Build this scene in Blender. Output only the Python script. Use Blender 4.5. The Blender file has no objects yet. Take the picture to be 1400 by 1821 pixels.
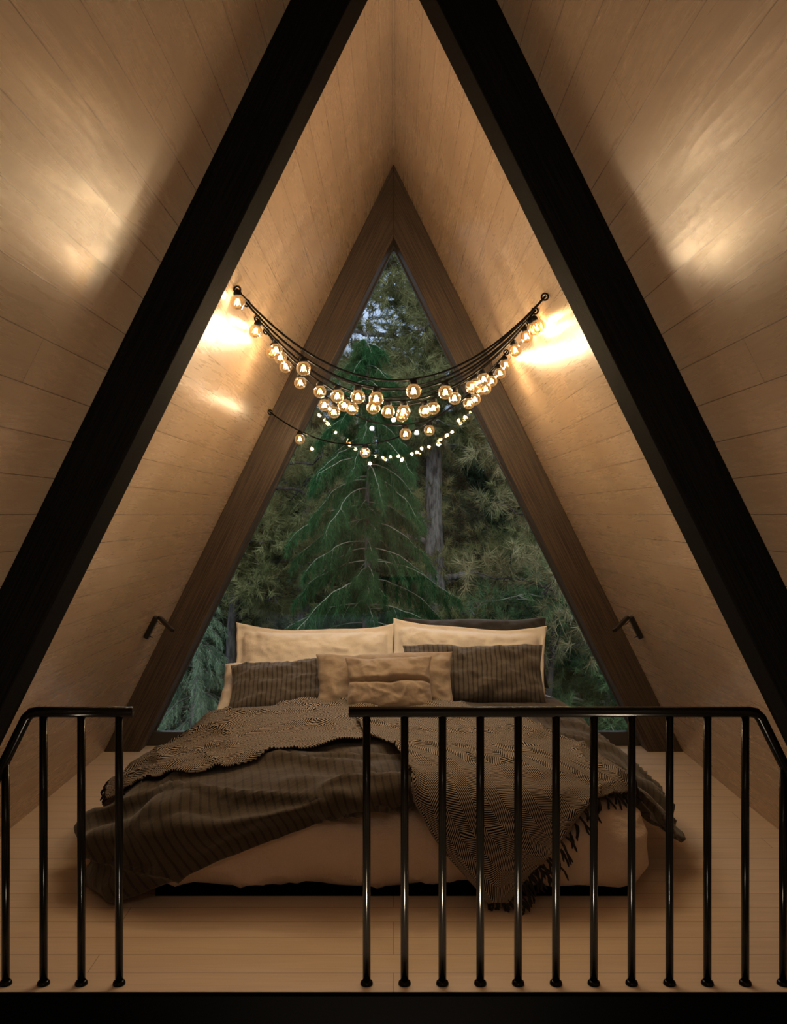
import bpy, bmesh, math, random
import numpy as np
from mathutils import Vector, Matrix, noise
from mathutils.bvhtree import BVHTree

random.seed(7)
rng = np.random.default_rng(11)
SC = bpy.context.scene
COL = SC.collection
EYE = 1.44            # camera height above the loft floor
HALF = 1.048          # half width of the A-frame at eye height
K = .493              # horizontal run of the roof per metre of rise
SN = math.hypot(1, K)
NL = Vector((1 / SN, 0, -K / SN))      # inward normal of the left slope
TL = Vector((K / SN, 0, 1 / SN))       # up the left slope


# ---------------------------------------------------------------- helpers
def link(o, parent=None):
    COL.objects.link(o)
    if parent is not None:
        o.parent = parent
    return o


def mesh_obj(name, verts, faces, mat=None, parent=None, uv=None, smooth=True):
    me = bpy.data.meshes.new(name)
    me.from_pydata([tuple(v) for v in verts], [], [tuple(int(i) for i in f) for f in faces])
    me.update()
    if uv is not None:
        lay = me.uv_layers.new(name='UVMap')
        li = np.zeros(len(me.loops), dtype=np.int32)
        me.loops.foreach_get('vertex_index', li)
        lay.data.foreach_set('uv', np.asarray(uv, dtype=np.float32)[li].ravel())
    if smooth:
        me.polygons.foreach_set('use_smooth', [True] * len(me.polygons))
    if mat:
        me.materials.append(mat)
    return link(bpy.data.objects.new(name, me), parent)


def tris_obj(name, tri_pts, mat, parent=None, tint=None):
    """tri_pts: (N,3,3) loose triangles, fast."""
    n = len(tri_pts)
    me = bpy.data.meshes.new(name)
    me.vertices.add(n * 3)
    me.vertices.foreach_set('co', np.ascontiguousarray(tri_pts, dtype=np.float32).ravel())
    me.loops.add(n * 3)
    me.loops.foreach_set('vertex_index', np.arange(n * 3, dtype=np.int32))
    me.polygons.add(n)
    me.polygons.foreach_set('loop_start', np.arange(0, n * 3, 3, dtype=np.int32))
    if tint is not None:
        a = me.attributes.new('tint', 'FLOAT', 'POINT')
        a.data.foreach_set('value', np.repeat(tint, 3).astype(np.float32))
    me.update()
    me.validate()
    me.materials.append(mat)
    return link(bpy.data.objects.new(name, me), parent)


class MB:
    """collects shapes into one mesh"""
    def __init__(s):
        s.v = []; s.f = []; s.uv = []

    def add(s, v, f, uv=None):
        b = len(s.v)
        s.v += [tuple(p) for p in v]
        s.f += [tuple(i + b for i in q) for q in f]
        s.uv += list(uv) if uv is not None else [(0, 0)] * len(v)
        return s

    def tube(s, pts, rad, n=10, cap=True):
        pts = [Vector(p) for p in pts]
        m = len(pts)
        if not hasattr(rad, '__len__'):
            rad = [rad] * m
        v = []; f = []
        up = None
        for i, p in enumerate(pts):
            d = (pts[min(i + 1, m - 1)] - pts[max(i - 1, 0)]).normalized()
            if up is None:
                up = d.orthogonal().normalized()
            up = (up - d * up.dot(d))
            up = up.normalized() if up.length > 1e-6 else d.orthogonal().normalized()
            sd = d.cross(up)
            for k in range(n):
                a = 2 * math.pi * k / n
                v.append(p + (up * math.cos(a) + sd * math.sin(a)) * rad[i])
        for i in range(m - 1):
            for k in range(n):
                k2 = (k + 1) % n
                f.append((i * n + k, i * n + k2, (i + 1) * n + k2, (i + 1) * n + k))
        if cap:
            f.append(tuple(range(n - 1, -1, -1)))
            f.append(tuple((m - 1) * n + k for k in range(n)))
        return s.add(v, f)

    def lathe(s, prof, n=16, M=None):
        """prof: list of (r, z)"""
        v = []; f = []
        for (r, z) in prof:
            for k in range(n):
                a = 2 * math.pi * k / n
                p = Vector((r * math.cos(a), r * math.sin(a), z))
                v.append(M @ p if M else p)
        for i in range(len(prof) - 1):
            for k in range(n):
                k2 = (k + 1) % n
                f.append((i * n + k, i * n + k2, (i + 1) * n + k2, (i + 1) * n + k))
        f.append(tuple(range(n - 1, -1, -1)))
        f.append(tuple((len(prof) - 1) * n + k for k in range(n)))
        return s.add(v, f)

    def torus(s, c, ax, R, r, n=20, m=8):
        c = Vector(c); ax = Vector(ax).normalized()
        e1 = ax.orthogonal().normalized(); e2 = ax.cross(e1)
        v = []; f = []
        for i in range(n):
            a = 2 * math.pi * i / n
            d = e1 * math.cos(a) + e2 * math.sin(a)
            for k in range(m):
                b = 2 * math.pi * k / m
                v.append(c + d * (R + r * math.cos(b)) + ax * (r * math.sin(b)))
        for i in range(n):
            for k in range(m):
                f.append((i * m + k, ((i + 1) % n) * m + k, ((i + 1) % n) * m + (k + 1) % m, i * m + (k + 1) % m))
        return s.add(v, f)

    def box(s, c, h, M=None):
        c = Vector(c)
        v = []
        for z in (-1, 1):
            for y in (-1, 1):
                for x in (-1, 1):
                    p = Vector((x * h[0], y * h[1], z * h[2]))
                    v.append((M @ p if M else p) + c)
        f = [(0, 2, 3, 1), (4, 5, 7, 6), (0, 1, 5, 4), (2, 6, 7, 3), (0, 4, 6, 2), (1, 3, 7, 5)]
        return s.add(v, f)

    def build(s, name, mat, parent=None, smooth=True, uv=False, bevel=0):
        o = mesh_obj(name, s.v, s.f, mat, parent, s.uv if uv else None, smooth)
        if bevel:
            b = o.modifiers.new('b', 'BEVEL'); b.width = bevel; b.segments = 2; b.limit_method = 'ANGLE'
            for p in o.data.polygons: p.use_smooth = False
        return o


def tag(o, label=None, cat=None, group=None, kind=None):
    if label: o['label'] = label
    if cat: o['category'] = cat
    if group: o['group'] = group
    if kind: o['kind'] = kind
    return o


def empty(name, loc=(0, 0, 0)):
    o = bpy.data.objects.new(name, None)
    o.empty_display_size = .1
    o.location = loc
    return link(o)


def local(o, child_pts, parent):
    return [Vector(p) - parent.location for p in child_pts]


def cr(p0, p1, p2, p3, t):
    return .5 * ((2 * p1) + (-p0 + p2) * t + (2 * p0 - 5 * p1 + 4 * p2 - p3) * t * t + (-p0 + 3 * p1 - 3 * p2 + p3) * t ** 3)


def spline_rows(C, n):
    """resample control array C (m,...) along axis 0 into n samples (Catmull-Rom)"""
    C = np.asarray(C, float)
    m = len(C)
    out = []
    for i in range(n):
        x = i / (n - 1) * (m - 1)
        k = min(int(x), m - 2); t = x - k
        p0 = C[k - 1] if k > 0 else 2 * C[0] - C[1]
        p3 = C[k + 2] if k + 2 < m else 2 * C[-1] - C[-2]
        out.append(cr(p0, C[k], C[k + 1], p3, t))
    return np.array(out)


def net(C, nv, nu):
    a = spline_rows(C, nv)
    b = spline_rows(np.swapaxes(a, 0, 1), nu)
    return np.swapaxes(b, 0, 1)          # (nv, nu, 3)


def grid_normals(P):
    du = np.gradient(P, axis=1); dv = np.gradient(P, axis=0)
    n = np.cross(du, dv)
    l = np.linalg.norm(n, axis=2, keepdims=True); l[l < 1e-9] = 1
    return n / l


def grid_uv(P):
    """arc-length uv in metres, rows averaged"""
    nv, nu = P.shape[:2]
    u = np.zeros((nv, nu)); v = np.zeros((nv, nu))
    u[:, 1:] = np.cumsum(np.linalg.norm(np.diff(P, axis=1), axis=2), axis=1)
    v[1:, :] = np.cumsum(np.linalg.norm(np.diff(P, axis=0), axis=2), axis=0)
    u -= u[:, nu // 2:nu // 2 + 1]
    return np.stack([u, v], axis=2)


def fbm(x, y, z, o=4):
    return noise.fractal(Vector((x, y, z)), .9, 2.1, o, noise_basis='PERLIN_ORIGINAL')


def grid_faces(nv, nu, off=0, flip=False):
    f = []
    for i in range(nv - 1):
        for j in range(nu - 1):
            a = off + i * nu + j
            q = (a, a + 1, a + nu + 1, a + nu)
            f.append(q[::-1] if flip else q)
    return f


def shell(P, N, thick):
    """closed shell: outer grid P, inner grid P - N*thick ; returns verts, faces"""
    nv, nu = P.shape[:2]
    Q = P - N * thick
    v = list(P.reshape(-1, 3)) + list(Q.reshape(-1, 3))
    m = nv * nu
    f = grid_faces(nv, nu) + grid_faces(nv, nu, m, True)
    ring = [j for j in range(nu)] + [i * nu + nu - 1 for i in range(1, nv)] + \
           [(nv - 1) * nu + j for j in range(nu - 2, -1, -1)] + [i * nu for i in range(nv - 2, 0, -1)]
    for a, b in zip(ring, ring[1:] + ring[:1]):
        f.append((b, a, m + a, m + b))
    return v, f


# ---------------------------------------------------------------- materials
class NT:
    def __init__(s, name):
        s.m = bpy.data.materials.new(name); s.m.use_nodes = True
        s.t = s.m.node_tree; s.t.nodes.clear()
        s.out = s.n('ShaderNodeOutputMaterial')

    def n(s, typ, **kw):
        nd = s.t.nodes.new(typ)
        for k, v in kw.items():
            if hasattr(nd, k) and k not in nd.inputs: setattr(nd, k, v)
            else: nd.inputs[k].default_value = v
        return nd

    def l(s, a, b): s.t.links.new(a, b)

    def math(s, op, a, b=None):
        nd = s.t.nodes.new('ShaderNodeMath'); nd.operation = op
        for i, x in enumerate((a, b)):
            if x is None: continue
            if isinstance(x, (int, float)): nd.inputs[i].default_value = x
            else: s.l(x, nd.inputs[i])
        return nd.outputs[0]

    def ramp(s, fac, stops):
        nd = s.t.nodes.new('ShaderNodeValToRGB')
        e = nd.color_ramp.elements
        e[0].position, e[0].color = stops[0][0], (*stops[0][1], 1)
        e[1].position, e[1].color = stops[-1][0], (*stops[-1][1], 1)
        for p, c in stops[1:-1]:
            x = e.new(p); x.color = (*c, 1)
        s.l(fac, nd.inputs[0]); return nd.outputs[0]

    def mix(s, fac, a, b, mode='MIX'):
        nd = s.t.nodes.new('ShaderNodeMix'); nd.data_type = 'RGBA'; nd.blend_type = mode
        for i, x in ((0, fac), (6, a), (7, b)):
            if isinstance(x, (int, float)): nd.inputs[i].default_value = x
            elif isinstance(x, tuple): nd.inputs[i].default_value = (*x, 1)
            else: s.l(x, nd.inputs[i])
        return nd.outputs[2]

    def uv(s, sc=(1, 1, 1), rot=(0, 0, 0), src='UV', loc=(0, 0, 0)):
        tc = s.n('ShaderNodeTexCoord'); mp = s.n('ShaderNodeMapping')
        mp.inputs['Scale'].default_value = sc; mp.inputs['Rotation'].default_value = rot; mp.inputs['Location'].default_value = loc
        s.l(tc.outputs[src], mp.inputs[0]); return mp.outputs[0]

    def noise(s, vec, scale=5, detail=4, rough=.55):
        nd = s.n('ShaderNodeTexNoise'); nd.inputs['Scale'].default_value = scale
        nd.inputs['Detail'].default_value = detail; nd.inputs['Roughness'].default_value = rough
        s.l(vec, nd.inputs['Vector']); return nd.outputs[0]

    def bump(s, h, strength=.3, dist=.01):
        nd = s.n('ShaderNodeBump'); nd.inputs['Strength'].default_value = strength
        nd.inputs['Distance'].default_value = dist
        s.l(h, nd.inputs['Height']); return nd.outputs[0]

    def bsdf(s, col=None, rough=.5, normal=None, **kw):
        b = s.n('ShaderNodeBsdfPrincipled')
        for k, v in (('Base Color', col), ('Roughness', rough), ('Normal', normal)):
            if v is None: continue
            if isinstance(v, tuple): b.inputs[k].default_value = (*v, 1)
            elif isinstance(v, (int, float)): b.inputs[k].default_value = v
            else: s.l(v, b.inputs[k])
        for k, v in kw.items(): b.inputs[k.replace('_', ' ')].default_value = v
        s.l(b.outputs[0], s.out.inputs[0]); return b


def plank_mat(name, dark, mid, light, row, length, rough=(.3, .5), seam=.0014, spec=.5, voff=0.):
    t = NT(name)
    base = t.uv(loc=(0, voff, 0))
    br = t.n('ShaderNodeTexBrick', offset=.37, offset_frequency=3, squash=1.0)
    t.l(base, br.inputs['Vector'])
    for k, v in (('Scale', 1.), ('Mortar Size', seam), ('Mortar Smooth', .3), ('Bias', 0.), ('Brick Width', length), ('Row Height', row)):
        br.inputs[k].default_value = v
    br.inputs['Color1'].default_value = (0, 0, 0, 1); br.inputs['Color2'].default_value = (1, 1, 1, 1); br.inputs['Mortar'].default_value = (.5, .5, .5, 1)
    sep = t.n('ShaderNodeSeparateColor'); t.l(br.outputs['Color'], sep.inputs[0])
    rnd = sep.outputs[0]
    # grain with a shift for every board
    comb = t.n('ShaderNodeCombineXYZ'); t.l(t.math('MULTIPLY', rnd, 37.), comb.inputs[0]); t.l(t.math('MULTIPLY', rnd, 11.), comb.inputs[2])
    add = t.n('ShaderNodeVectorMath', operation='ADD'); t.l(t.uv(loc=(0, voff, 0)), add.inputs[0]); t.l(comb.outputs[0], add.inputs[1])
    def m(sc):
        mp = t.n('ShaderNodeMapping'); mp.inputs['Scale'].default_value = sc; t.l(add.outputs[0], mp.inputs[0]); return mp.outputs[0]
    warp = t.noise(m((1.2, 9, 1)), 1.5, 1)
    gv = t.n('ShaderNodeVectorMath', operation='ADD'); t.l(m((2.5, 55, 1)), gv.inputs[0])
    wc = t.n('ShaderNodeCombineXYZ'); t.l(t.math('MULTIPLY', warp, 2.5), wc.inputs[1]); t.l(wc.outputs[0], gv.inputs[1])
    grain = t.noise(gv.outputs[0], 1.6, 6, .62)
    mott = t.noise(m((1.6, 8, 1)), 1.3, 3, .5)
    g = t.math('ADD', t.math('MULTIPLY', grain, .55), t.math('MULTIPLY', mott, .45))
    g = t.math('ADD', g, t.math('MULTIPLY', t.math('SUBTRACT', rnd, .5), .10))
    col = t.ramp(g, [(.24, dark), (.5, mid), (.76, light)])
    col = t.mix(t.math('MULTIPLY', br.outputs['Fac'], .75), col, tuple(c * .25 for c in dark))
    ro = t.n('ShaderNodeMapRange'); ro.inputs['From Min'].default_value = .32; ro.inputs['From Max'].default_value = .66
    ro.inputs['To Min'].default_value = rough[1]; ro.inputs['To Max'].default_value = rough[0]
    t.l(t.math('ADD', t.math('MULTIPLY', mott, .45), t.math('MULTIPLY', grain, .55)), ro.inputs['Value'])
    hgt = t.math('SUBTRACT', t.math('MULTIPLY', grain, .25), br.outputs['Fac'])
    t.bsdf(col, ro.outputs[0], t.bump(hgt, .10, .002), Specular_IOR_Level=spec)
    return t.m


def beam_mat(name, c1, c2, rough=.55, spec=.4):
    t = NT(name)
    g = t.noise(t.uv((1.6, 150, 1)), 1.5, 4, .6)
    g2 = t.noise(t.uv((3, 8, 1)), 2, 4)
    col = t.ramp(g, [(.40, c1), (.60, c2)])
    t.bsdf(t.mix(.25, col, t.ramp(g2, [(.3, c1), (.7, c2)])), rough, t.bump(g, .5, .003), Specular_IOR_Level=spec)
    return t.m


def plain(name, col, rough=.5, **kw):
    t = NT(name)
    n = t.noise(t.uv(src='Object'), 30, 3)
    t.bsdf(t.mix(t.math('MULTIPLY', n, .3), col, tuple(c * .75 for c in col)), rough, **kw)
    return t.m


def linen(name, col, stripe=None, period=.03, width=.16, rough=.9, weave=260, var=.25, crease=.5, slub=True):
    t = NT(name)
    uv = t.uv()
    n1 = t.noise(t.uv((1, 6, 1)), 60, 3)
    n2 = t.noise(t.uv((6, 1, 1)), 60, 3)
    thr = t.math('ADD', t.math('MULTIPLY', n1, .5), t.math('MULTIPLY', n2, .5))
    c = t.mix(t.math('MULTIPLY', thr, var * 2), col, tuple(x * .55 for x in col))
    if stripe:
        sx = t.n('ShaderNodeSeparateXYZ'); t.l(uv, sx.inputs[0])
        wob = t.math('MULTIPLY', t.noise(t.uv(), 6, 2), .004)
        fr = t.math('FRACT', t.math('DIVIDE', t.math('ADD', sx.outputs[0], wob), period))
        st = t.math('LESS_THAN', t.math('ABSOLUTE', t.math('SUBTRACT', fr, .5)), width / 2)
        c = t.mix(t.math('MULTIPLY', st, .85), c, stripe)
    cr_ = t.noise(t.uv(), 9, 6, .6)
    h = t.math('ADD', t.math('MULTIPLY', cr_, crease), t.math('MULTIPLY', thr, .12))
    t.bsdf(c, rough, t.bump(h, .55, .02), Specular_IOR_Level=.15, Sheen_Weight=.25, Sheen_Roughness=.6)
    return t.m


def herringbone(name, dark, light):
    t = NT(name)
    uv = t.uv()
    sx = t.n('ShaderNodeSeparateXYZ'); t.l(uv, sx.inputs[0])
    wob = t.math('MULTIPLY', t.math('SUBTRACT', t.noise(t.uv(), 25, 2), .5), .004)
    W = .04
    pp = t.math('PINGPONG', sx.outputs[0], W)
    ph = t.math('ADD', t.math('ADD', sx.outputs[1], t.math('MULTIPLY', pp, 1.15)), wob)
    fr = t.math('FRACT', t.math('DIVIDE', ph, .0106))
    st = t.math('GREATER_THAN', fr, .56)
    yarn = t.noise(t.uv(), 260, 2)
    c = t.mix(t.math('MULTIPLY', st, t.math('ADD', t.math('MULTIPLY', yarn, .9), .4)), dark, light)
    t.bsdf(c, .95, t.bump(t.math('ADD', st, yarn), .5, .003), Specular_IOR_Level=.1)
    return t.m


def emit(name, col, s):
    t = NT(name)
    e = t.n('ShaderNodeEmission'); e.inputs[0].default_value = (*col, 1); e.inputs[1].default_value = s
    t.l(e.outputs[0], t.out.inputs[0])
    t.m.cycles.emission_sampling = 'NONE'
    return t.m


def thin_glass(name, tint, ior=1.5, rough=0., edge=None, gain=1., glow=0.):
    t = NT(name)
    tr = t.n('ShaderNodeBsdfTransparent'); gl = t.n('ShaderNodeBsdfGlossy'); gl.inputs['Roughness'].default_value = rough
    fr = t.n('ShaderNodeFresnel'); fr.inputs[0].default_value = ior
    if edge:
        lw = t.n('ShaderNodeLayerWeight'); lw.inputs[0].default_value = .35
        t.l(t.mix(lw.outputs['Facing'], tint, edge), tr.inputs[0])
    else:
        tr.inputs[0].default_value = (*tint, 1)
    mx = t.n('ShaderNodeMixShader')
    t.l(t.math('MULTIPLY', fr.outputs[0], gain), mx.inputs[0]); t.l(tr.outputs[0], mx.inputs[1]); t.l(gl.outputs[0], mx.inputs[2])
    if glow:
        # the lit glass of a bulb glows a little, most where one looks along it
        lw2 = t.n('ShaderNodeLayerWeight'); lw2.inputs[0].default_value = .3
        em = t.n('ShaderNodeEmission'); em.inputs[0].default_value = (1., .52, .16, 1)
        t.l(t.math('ADD', t.math('MULTIPLY', lw2.outputs['Facing'], glow), glow * .12), em.inputs[1])
        ad = t.n('ShaderNodeAddShader'); t.l(mx.outputs[0], ad.inputs[0]); t.l(em.outputs[0], ad.inputs[1])
        t.l(ad.outputs[0], t.out.inputs[0]); t.m.cycles.emission_sampling = 'NONE'
    else:
        t.l(mx.outputs[0], t.out.inputs[0])
    return t.m


def needle_mat(name, c1, c2, transl=.25):
    t = NT(name)
    at = t.n('ShaderNodeAttribute', attribute_name='tint')
    col = t.ramp(at.outputs['Fac'], [(0., c1), (1., c2)])
    d = t.n('ShaderNodeBsdfDiffuse'); tl = t.n('ShaderNodeBsdfTranslucent')
    t.l(col, d.inputs[0]); t.l(col, tl.inputs[0])
    mx = t.n('ShaderNodeMixShader'); mx.inputs[0].default_value = transl
    t.l(d.outputs[0], mx.inputs[1]); t.l(tl.outputs[0], mx.inputs[2]); t.l(mx.outputs[0], t.out.inputs[0])
    return t.m


def bark_mat(name, c1, c2, sc=(14, 14, 3)):
    t = NT(name)
    n = t.noise(t.uv(sc, src='Object'), 2, 5, .65)
    t.bsdf(t.ramp(n, [(.35, c1), (.65, c2)]), .9, t.bump(n, .9, .03), Specular_IOR_Level=.1)
    return t.m


M_WALL = plank_mat('wall_boards', (.32, .225, .148), (.40, .285, .19), (.46, .335, .23), .1178, 1.35, (.22, .36), spec=.75)
M_FLOOR = plank_mat('floor_boards', (.54, .43, .325), (.62, .50, .385), (.69, .57, .45), .12, 2.6, (.4, .55), spec=.35)
M_BEAMB = beam_mat('brown_timber', (.022, .015, .011), (.095, .066, .047))
M_BEAMF = beam_mat('black_timber', (.0018, .0017, .0016), (.006, .0055, .005), .75, .06)
M_FASC = plain('black_paint', (.0016, .0016, .0016), .9, Specular_IOR_Level=.0)
M_RAIL = plain('black_gloss_metal', (.004, .0035, .003), .16, Specular_IOR_Level=.13)
M_SILL = plain('dark_sill', (.045, .036, .03), .6)
M_LAMP = plain('black_lamp_metal', (.012, .009, .008), .35)
M_CORD = plain('black_rubber', (.003, .0026, .0025), .6, Specular_IOR_Level=.15)
M_PLASTER = plain('dim_plaster', (.25, .19, .14), .8)
M_BULB = thin_glass('amber_bulb_glass', (1., .89, .66), 1.40, 0., (.85, .46, .13), .8, glow=.4)
M_FIL = emit('filament_glow', (1., .70, .34), 14.)
M_GLASS = thin_glass('window_glass', (.97, .98, .98), 1.5, gain=.6)
M_MATT = linen('taupe_linen', (.62, .50, .41), crease=1.6)
M_SHEET = linen('white_sheet', (.82, .79, .74), crease=.6)
M_WHITE = linen('white_linen', (.88, .84, .79), crease=.75, var=.10)
M_STRIPE = linen('striped_linen', (.115, .102, .09), (.03, .026, .023), .026, .3, var=.4)
M_DUVET = linen('duvet_linen', (.058, .043, .028), (.016, .012, .008), .03, .26, var=.35, crease=.7)
M_BEIGE = linen('beige_linen', (.37, .305, .25), crease=.8, var=.15)
M_CHAR = linen('charcoal_linen', (.035, .033, .032))
M_THROW = herringbone('herringbone_wool', (.005, .004, .003), (.46, .40, .34))
M_FRINGE = plain('black_wool', (.014, .011, .009), .95)
M_BARK = bark_mat('grey_bark', (.05, .044, .04), (.26, .235, .21))
M_BARKD = bark_mat('dark_bark', (.03, .025, .02), (.11, .095, .08))
M_TWIG = plain('pale_twig', (.34, .34, .24), .9)
M_TWIGB = plain('brown_twig', (.075, .065, .052), .9)
M_SPR = needle_mat('spruce_needles', (.018, .062, .022), (.070, .165, .058))
M_PINE = needle_mat('pine_needles', (.085, .098, .036), (.30, .29, .125))
M_OLIVE = needle_mat('olive_needles', (.10, .10, .045), (.36, .31, .16))
M_BLUE = needle_mat('blue_spruce_needles', (.07, .125, .070), (.31, .40, .255))
M_BUSH = needle_mat('bush_needles', (.05, .095, .04), (.18, .27, .12))
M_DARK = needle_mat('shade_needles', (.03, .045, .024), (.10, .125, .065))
M_SOIL = plain('forest_soil', (.03, .024, .016), 1.)


# ---------------------------------------------------------------- shell of the house
def slope_pt(side, up, d=0.):
    """point (X, Z) on a roof slope, d metres inside of it (measured horizontally)"""
    return (side * (HALF - K * up - d), EYE + up)


def slope_slab(name, side, y0, y1, up0, up1, thick, mat, voff):
    v = []; uv = []
    for y in (y0, y1):
        for up in (up0, up1):
            x, z = slope_pt(side, up)
            v.append((x, y, z)); uv.append((y, up * SN))
    for y in (y0, y1):
        for up in (up0, up1):
            x, z = slope_pt(side, up, -thick)
            v.append((x, y, z)); uv.append((y, up * SN))
    f = [(0, 1, 3, 2), (4, 6, 7, 5), (0, 4, 5, 1), (2, 3, 7, 6), (0, 2, 6, 4), (1, 5, 7, 3)]
    if side > 0: f = [q[::-1] for q in f]
    o = mesh_obj(name, v, f, mat, None, uv, False)
    return tag(o, kind='structure')


UPR = HALF / K                 # ridge height above the eye
slope_slab('wall_left', -1, -3.2, 5.80, -4.05, UPR, .18, M_WALL, 0)
slope_slab('wall_right', 1, -3.2, 5.80, -4.05, UPR, .18, M_WALL, 0)

# loft floor slab
w0 = HALF + K * EYE
fl = MB()
ya, yb = 2.765, 5.80
v = [(-w0, ya, 0), (w0, ya, 0), (w0, yb, 0), (-w0, yb, 0), (-w0 - .1, ya, -.22), (w0 + .1, ya, -.22), (w0 + .1, yb, -.22), (-w0 - .1, yb, -.22)]
fl.add(v, [(0, 1, 2, 3), (7, 6, 5, 4), (0, 4, 5, 1), (2, 6, 7, 3), (1, 5, 6, 2), (0, 3, 7, 4)], [(p[0], p[1]) for p in v])
tag(fl.build('floor', M_FLOOR, smooth=False, uv=True), kind='structure')
fb = MB().box((0, 2.752, -.15), (w0 + .02, .012, .15))
tag(fb.build('trim_1', M_FASC, smooth=False), kind='structure')
# the room below and behind
wl = HALF + K * (EYE + 2.6)
tag(MB().box((0, 1.3, -2.66), (wl + .1, 4.5, .06)).build('floor_lower', M_FLOOR, smooth=False), kind='structure')
def gable(name, y, th, ztop, zbot, mat):
    xt = HALF - K * (ztop - EYE); xb = HALF - K * (zbot - EYE)
    xt = max(xt, .001)
    v = [(-xb, y, zbot), (xb, y, zbot), (xt, y, ztop), (-xt, y, ztop)]
    v += [(x, y + th, z) for x, _, z in v]
    f = [(0, 3, 2, 1), (4, 5, 6, 7), (0, 1, 5, 4), (1, 2, 6, 5), (2, 3, 7, 6), (3, 0, 4, 7)]
    tag(mesh_obj(name, v, f, mat, None, None, False), kind='structure')
gable('wall_back', -3.2, .1, EYE + UPR, -2.6, M_PLASTER)
gable('wall_front', 5.7, .1, -.22, -2.6, M_PLASTER)


def a_beam(name, side, y0, y1, width, mat):
    """one leg of an A-shaped timber, lying against the slope"""
    zb = 0.
    v = []; uv = []
    upb = zb - EYE
    upi = (HALF - width) / K
    for y in (y0, y1):
        for d, up in ((0, upb), (width, upb), (width, upi), (0, UPR)):
            x, z = slope_pt(side, up, d)
            v.append((x, y, z)); uv.append((up * SN, d * .897 + (y - y0)))
    f = [(0, 1, 2, 3), (7, 6, 5, 4), (0, 4, 5, 1), (1, 5, 6, 2), (2, 6, 7, 3), (3, 7, 4, 0)]
    if side > 0: f = [q[::-1] for q in f]
    o = mesh_obj(name, v, f, mat, None, uv, False)
    b = o.modifiers.new('b', 'BEVEL'); b.width = .004; b.segments = 2
    return tag(o, kind='structure')


a_beam('trim_2', -1, 2.69, 2.862, .177, M_BEAMF)
a_beam('trim_3', 1, 2.69, 2.862, .177, M_BEAMF)
a_beam('trim_4', -1, 5.56, 5.72, .218, M_BEAMB)
a_beam('trim_5', 1, 5.56, 5.72, .218, M_BEAMB)

# window: slim frame, one triangular pane, sill board
WI = HALF - .218
wf = MB()
zt = EYE + WI / K
def tri_ring(y, w):
    zb = .045
    xo = WI - K * (zb - EYE)
    return [(-xo + w * 1.5, y, zb + w), (xo - w * 1.5, y, zb + w), (0, y, zt - w * 2.4)]
o_, i_ = tri_ring(5.735, -.02), tri_ring(5.735, .009)
v = o_ + i_ + [(x, 5.78, z) for x, _, z in o_ + i_]
f = []
for k in range(3):
    k2 = (k + 1) % 3
    f += [(k, k2, 3 + k2, 3 + k), (6 + k, 9 + k, 9 + k2, 6 + k2), (3 + k, 3 + k2, 9 + k2, 9 + k), (k, 6 + k, 6 + k2, k2)]
wfo = mesh_obj('window_1', v, f, M_SILL, None, None, False)
tag(wfo, kind='structure')
g_ = tri_ring(5.752, .004)
mesh_obj('pane', g_ + [(x, y + .006, z) for x, y, z in g_], [(0, 1, 2), (5, 4, 3), (0, 3, 4, 1), (1, 4, 5, 2), (2, 5, 3, 0)], M_GLASS, wfo, None, False)
tag(MB().box((0, 5.725, .044), (1.57, .022, .0435)).build('trim_6', M_SILL, smooth=False, bevel=.003), kind='structure')

# ---------------------------------------------------------------- railings
RY = 2.81; RZ = .835; RR = .0165
def railing(x_end, side, label):
    root = empty('loft_railing', (x_end, RY, 0))
    tag(root, label, 'railing', 'black metal railings on the loft edge')
    o0 = root.location
    bend = side * 1.122
    pts = [Vector((x_end, RY, RZ)), Vector((bend - side * .03, RY, RZ)), Vector((bend - side * .012, RY, RZ - .003)),
           Vector((bend + side * .004, RY, RZ - .018)), Vector((bend + side * .38, RY, RZ - .018 - .376 / K))]
    MB().tube([p - o0 for p in pts], RR, 16).build('top_rail', M_RAIL, root)
    xs = {1: [-.0823 + .1161 * k for k in range(14)], -1: [-.8414 - .116 * k for k in range(6)]}[side]
    for x in xs:
        if abs(x) < 1.125: top = RZ
        else: top = RZ - .018 - (abs(x) - 1.126) / K
        if top < .1: continue
        b = MB().tube([Vector((x, RY, .004)) - o0, Vector((x, RY, top)) - o0], .0122, 14).build('baluster', M_RAIL, root)
        prof = [(.0195, 0), (.0195, .004), (.018, .009), (.0125, .013)]
        MB().lathe(prof, 18, Matrix.Translation(Vector((x, RY, .0005)) - o0)).build('base_flange', M_RAIL, b)
    return root
railing(-.80, -1, 'short black metal railing left of the open gap in the loft edge')
railing(-.137, 1, 'long black metal railing in front of the bed foot, right of the gap')

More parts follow.
